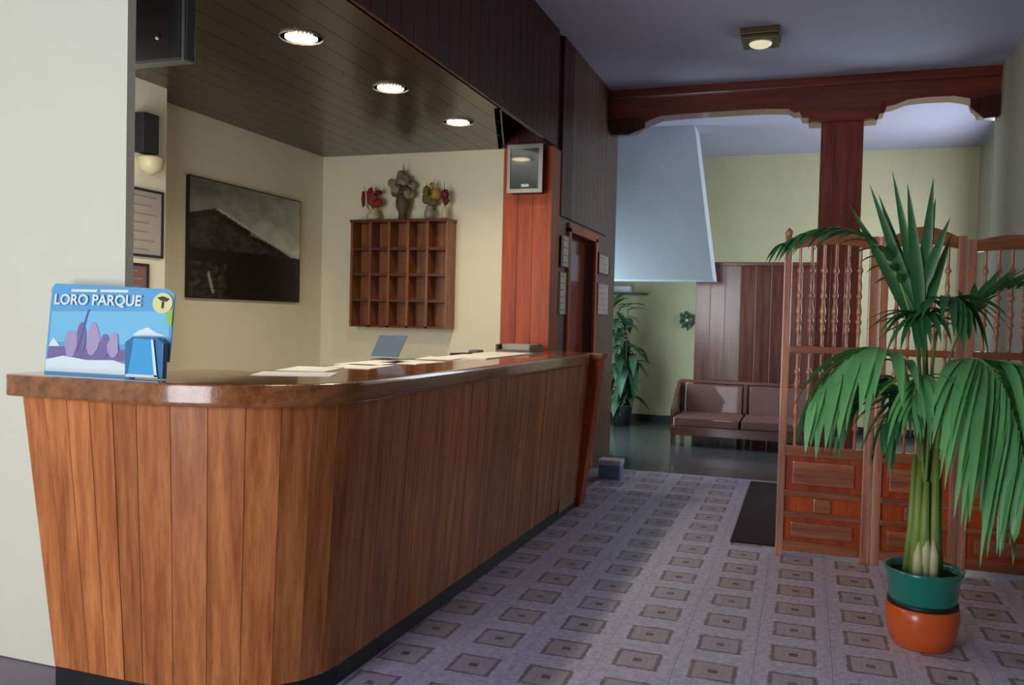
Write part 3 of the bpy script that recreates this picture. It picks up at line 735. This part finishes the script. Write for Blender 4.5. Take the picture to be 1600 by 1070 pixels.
for i in range(26):
    a = 2*math.pi*i/26 + random.uniform(-.1, .1)
    o = D.objects.new('leaf', ml); COL.objects.link(o); o.parent = t
    o.location = Vector((-1.5+.075*math.cos(a), 11.55, 1.41+.075*math.sin(a))) - t.location
    o.rotation_euler = (0, -a+math.pi/2+random.uniform(-.6, .6), 0); o.rotation_euler = (R(90)*random.uniform(.4, 1), random.uniform(0, 6.28), 0)
bx('vase', M['vase_cream'], t, -1.52, -1.48, 11.54, 11.6, 1.39, 1.43, bevel=.008)

# ------------------------------------------------------------------ wooden lattice screens
YS = 5.31
def turned(h, collars, big):
    """turned spindle profile"""
    pr = [(.009, 0)]
    N = 44
    for i in range(N+1):
        z = h*i/N; r = .0085
        for c in collars: r += .011*math.exp(-((z-c)/.012)**2)
        for c, a_, w_ in big: r += a_*math.exp(-((z-c)/w_)**2)
        pr.append((r, z))
    return pr
def lattice(x0, x1, label, nsp, wl=.045, wr=.045, topz=1.9, arch=.06):
    t = thing('lattice_screen', label, 'screen', ((x0+x1)/2, YS, 0), 'wooden lattice screens behind the palm')
    for xa, xb in ((x0, x0+wl), (x1-wr, x1)):
        pr = MB().box(xa, xb, YS-.025, YS+.025, 0, topz)
        pr.build('post', M['screen_wood'], t, bevel=.006)
        if (x0 < 0 and xa == x0) or (x1 > 1.2 and xa > x0): MB().lathe([(.012, 0), (.02, .012), (.024, .03), (.014, .045), (.004, .055)], ((xa+xb)/2, YS, topz), 12).build('finial', M['screen_wood'], t, True)
    a, b_ = x0+wl, x1-wr
    # arched top board
    N = 10; pts = []
    for i in range(N+1):
        u = i/N; pts.append((a+(b_-a)*u, YS-.018, topz-.005+arch*math.sin(math.pi*u)))
    low = []
    for i in range(N+1):
        u = 1-i/N; low.append((a+(b_-a)*u, YS-.018, topz-.07+arch*.45*math.sin(math.pi*u)))
    MB().prism(pts+low, (0, .036, 0)).build('arched_rail', M['screen_wood_x'], t, bevel=.005)
    for z0_, z1_ in ((1.215, 1.255), (.60, .66), (.36, .395), (.235, .265), (.03, .09)):
        bx('rail', M['screen_wood_x'], t, a, b_, YS-.018, YS+.018, z0_, z1_, bevel=.004)
    sp = (b_-a)/(nsp+.4)
    hU = topz-.05-1.255+.02; hL = 1.215-.66
    meU = meL = None
    for i in range(nsp):
        x = a + sp*(i+.7)
        if meU is None:
            oU = MB().lathe(turned(hU, (.15, .30, .45), ((.21, .008, .03), (.10, .006, .02), (.36, .005, .03))), (0, 0, 0), 10).build('spindle', M['screen_wood'], None, True)
            oL = MB().lathe(turned(hL, (.12, .28, .44), ((.2, .008, .03), (.36, .008, .03))), (0, 0, 0), 10).build('spindle', M['screen_wood'], None, True)
            meU, meL = oU.data, oL.data
        else:
            oU = D.objects.new('spindle', meU); oL = D.objects.new('spindle', meL); COL.objects.link(oU); COL.objects.link(oL)
        for o_, z in ((oU, 1.255), (oL, .66)):
            o_.parent = t; o_.location = Vector((x, YS, z)) - t.location
    # solid panels
    bx('lower_panel', M['pillar_wood'], t, a, b_, YS-.006, YS+.006, .395, .60)
    bx('lower_panel', M['pillar_wood'], t, a, b_, YS-.006, YS+.006, .265, .36)
    bx('lower_panel', M['pillar_wood'], t, a, b_, YS-.006, YS+.006, .09, .235)
    xm = (a+b_)/2
    MB().box(xm-.05, xm+.05, YS-.016, YS-.006, .272, .352).build('raised_block', M['screen_wood_x'], t, bevel=.008)
    MB().box(a+.04, b_-.04, YS-.014, YS-.006, .43, .57).build('raised_field', M['screen_wood_x'], t, bevel=.007)
    MB().box(a+.04, b_-.04, YS-.014, YS-.006, .115, .205).build('raised_field', M['screen_wood_x'], t, bevel=.007)
    return t
lattice(-.125, .395, 'leftmost wooden lattice screen panel with arched top and turned spindles', 6, .045, .05)
lattice(.40, .845, 'middle lattice screen panel directly behind the palm stems', 5, .05, .045)
lattice(.85, 1.30, 'rightmost lattice screen panel behind the drooping palm leaves', 5, .045, .05, topz=1.88, arch=.03)

# ------------------------------------------------------------------ big potted palm
PX, PY = .525, 4.05
t = thing('potted_palm', 'tall palm in green pot nested in orange pot in front of screens', 'plant', (PX, PY, 0))
palm = t
MB().lathe([(.112, 0), (.122, .01), (.140, .06), (.150, .13), (.147, .175), (.140, .18), (.137, .17), (.12, .02)], (PX, PY, 0), 36).build('outer_pot', M['pot_orange'], t, True)
MB().lathe([(.118, .10), (.126, .18), (.136, .20), (.146, .30), (.158, .325), (.161, .34), (.152, .34), (.142, .32), (.13, .2)], (PX, PY, 0), 36).build('inner_pot', M['pot_green'], t, True)
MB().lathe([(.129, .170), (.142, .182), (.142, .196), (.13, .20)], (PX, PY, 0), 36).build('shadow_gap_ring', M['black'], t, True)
MB().lathe([(.0, .30), (.14, .31)], (PX, PY, 0), 24, False).build('soil', M['soil'], t)

def bez(p, n):
    out = []
    P = [Vector(v) for v in p]
    for i in range(n+1):
        u = i/n
        Q = P
        while len(Q) > 1: Q = [Q[k].lerp(Q[k+1], u) for k in range(len(Q)-1)]
        out.append(Q[0])
    return out
def leaflet(parent, p, d, L, W, droop, mat, side_up=Vector((0, 0, 1))):
    """tapered folded blade from p along d, bending under its weight"""
    d = d.normalized(); N = 7; pts = []; cur = Vector(p); dd = d.copy(); stp_ = L/N
    for i in range(N+1):
        pts.append(cur.copy()); dd = (dd + Vector((0, 0, -droop/N))).normalized(); cur = cur + dd*stp_
    bm = bmesh.new(); rows = []
    for i, q in enumerate(pts):
        u = i/N; tng = (pts[min(i+1, N)] - pts[max(i-1, 0)]).normalized()
        sd = tng.cross(side_up)
        if sd.length < .15: sd = tng.cross(Vector((0, 1, .2)))
        sd.normalize(); nn = sd.cross(tng).normalized()
        w2 = W/2*(.35+.65*min(1, u/.22))*(1-max(0, (u-.3)/.7)**1.6) + .0005
        rows.append([bm.verts.new(q+sd*w2+nn*w2*.35), bm.verts.new(q), bm.verts.new(q-sd*w2+nn*w2*.35)])
    for a, b_ in zip(rows, rows[1:]):
        for k in range(2): bm.faces.new((a[k], a[k+1], b_[k+1], b_[k]))
    bmesh.ops.translate(bm, verts=bm.verts, vec=-palm.location)
    me = D.meshes.new('leaflet'); bm.to_mesh(me); bm.free(); me.materials.append(mat)
    for pl in me.polygons: pl.use_smooth = True
    o = D.objects.new('leaflet', me); COL.objects.link(o); o.parent = parent
def frond(ctrl, nl, Lmax, W, droop, mat='palm', start=.35, spread=.9, r0=.012, outdir=None, shape=None, tilt=0, tipL=.5):
    pts = bez(ctrl, 24)
    fr = MB().tube(pts, [r0*(1-.8*i/24) for i in range(25)], 7).build('frond', M['stem'], palm, True)
    for k in range(nl):
        u = start + (1-start)*(k/(nl-1)); idx = min(23, int(u*24)); f = u*24-idx
        p = pts[idx].lerp(pts[idx+1], min(1, f)); tng = (pts[idx+1]-pts[idx]).normalized()
        sd = outdir.cross(tng).normalized() if outdir else tng.cross(Vector((0, 0, 1)))
        if sd.length < .2: sd = Vector((1, 0, 0))
        sd.normalize(); v = (u-start)/(1-start)
        L = Lmax*((.65+.35*math.sin(math.pi*min(1, v*1.25+.1))) if v < .7 else (1-(v-.7)/.3*(1-tipL)))
        for s in (-1, 1):
            ww = spread*(1-.55*v)
            d = tng*(1-ww*.55) + sd*s*ww + Vector((0, 0, tilt)) + Vector([random.uniform(-.07, .07) for _ in range(3)])
            leaflet(fr, p, d, L*random.uniform(.88, 1.08), W*random.uniform(.8, 1.15), droop*random.uniform(.8, 1.2), M[mat])
    return fr
# stem bundle
for k, (dx, dy, top, r) in enumerate(((-.028, -.02, .80, .022), (.028, -.015, .86, .023), (0, .02, .95, .024), (-.005, -.035, .72, .020), (.045, .02, .78, .016), (-.045, .02, .82, .016))):
    MB().tube([(PX+dx*1.5, PY+dy*1.2, .30), (PX+dx*1.2, PY+dy, .5), (PX+dx*1.1, PY+dy, top)], [r*1.1, r, r*.6], 10).build('stem', M['stem'], palm, True)
for dx, h in ((-.03, .16), (.0, .22), (.032, .18)):
    MB().tube([(PX+dx, PY-.045, .30), (PX+dx, PY-.045, .30+h*.6), (PX+dx*.9, PY-.035, .30+h)], [.021, .019, .005], 8).build('sheath', M['stem_pale'], palm, True)
bd = Vector((-.33, -.94, 0))   # towards the room's entrance
# upright broad young frond: blades fan out from near the tip
UP = Vector((0, -1, 0))
def fan(ctrl, tips, W, mat, r0=.009, droop=.15, u0=.62):
    pts = bez(ctrl, 20); fr = MB().tube(pts, [r0*(1-.7*i/20) for i in range(21)], 7).build('frond', M['stem'], palm, True)
    for k, tp in enumerate(tips):
        u = u0 + (1-u0)*(k % 6)/6; p = pts[min(20, int(u*20))]; d = Vector(tp)-p
        leaflet(fr, p, d, d.length*1.04, W*random.uniform(.85, 1.15), droop, M[mat], UP)
fan([(PX-.02, PY, .7), (PX-.01, PY, 1.2), (PX-.05, PY-.02, 1.4), (PX-.07, PY-.03, 1.56)],
    [(PX-.25, PY-.05, 1.98), (PX-.17, PY-.04, 2.03), (PX-.12, PY-.08, 1.97), (PX-.03, PY-.05, 2.0), (PX-.01, PY+.03, 1.93), (PX+.03, PY-.06, 1.84),
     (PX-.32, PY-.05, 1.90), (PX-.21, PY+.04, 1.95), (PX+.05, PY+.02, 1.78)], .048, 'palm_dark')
# left arching one that crosses the screen top
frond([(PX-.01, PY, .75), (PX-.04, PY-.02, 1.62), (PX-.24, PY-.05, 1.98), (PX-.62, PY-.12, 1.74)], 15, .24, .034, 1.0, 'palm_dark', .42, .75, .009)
# left lower, drooping
frond([(PX-.02, PY, .7), (PX-.05, PY-.05, 1.25), (PX-.2, PY-.15, 1.5), (PX-.47, PY-.28, 1.08)], 14, .47, .046, 1.9, 'palm', .45, .8, .009)
frond([(PX-.02, PY, .7), (PX-.05, PY+.05, 1.1), (PX-.15, PY+.05, 1.35), (PX-.36, PY+.0, 1.0)], 10, .42, .04, 1.9, 'palm_dark', .45, .8, .008)
# centre-left ones
frond([(PX-.01, PY, .6), (PX-.03, PY-.08, 1.05), (PX-.1, PY-.15, 1.25), (PX-.2, PY-.25, .98)], 12, .36, .03, 1.6, 'palm_dark', .35, .7, .008)
frond([(PX-.01, PY, .6), (PX-.0, PY-.1, 1.1), (PX-.04, PY-.2, 1.32), (PX-.1, PY-.32, 1.1)], 12, .34, .03, 1.7, 'palm', .35, .7, .008)
# large right ones: arch over, then hang towards the entrance with long blades
frond([(PX+.02, PY, .7), (PX+.05, PY, 1.22), (PX+.10, PY-.06, 1.38), (PX+.22, PY-.28, 1.33), (PX+.27, PY-.44, .88)], 30, .70, .044, 1.7, 'palm', .46, .75, .012)
frond([(PX+.02, PY, .7), (PX+.08, PY, 1.22), (PX+.24, PY-.06, 1.42), (PX+.44, PY-.24, 1.24), (PX+.50, PY-.34, .88)], 26, .66, .042, 1.9, 'palm', .46, .75, .011)
frond([(PX+.02, PY, .7), (PX+.05, PY+.02, 1.15), (PX+.18, PY+.0, 1.34), (PX+.36, PY-.1, 1.0)], 16, .58, .04, 2.1, 'palm_dark', .5, .8, .010)
# right upper small
frond([(PX+.02, PY+.02, .8), (PX+.06, PY+.1, 1.35), (PX+.16, PY+.15, 1.58), (PX+.38, PY+.15, 1.56)], 10, .24, .04, .3, 'palm_dark', .5, .9, .008, tilt=.4)
# centre dark hanging
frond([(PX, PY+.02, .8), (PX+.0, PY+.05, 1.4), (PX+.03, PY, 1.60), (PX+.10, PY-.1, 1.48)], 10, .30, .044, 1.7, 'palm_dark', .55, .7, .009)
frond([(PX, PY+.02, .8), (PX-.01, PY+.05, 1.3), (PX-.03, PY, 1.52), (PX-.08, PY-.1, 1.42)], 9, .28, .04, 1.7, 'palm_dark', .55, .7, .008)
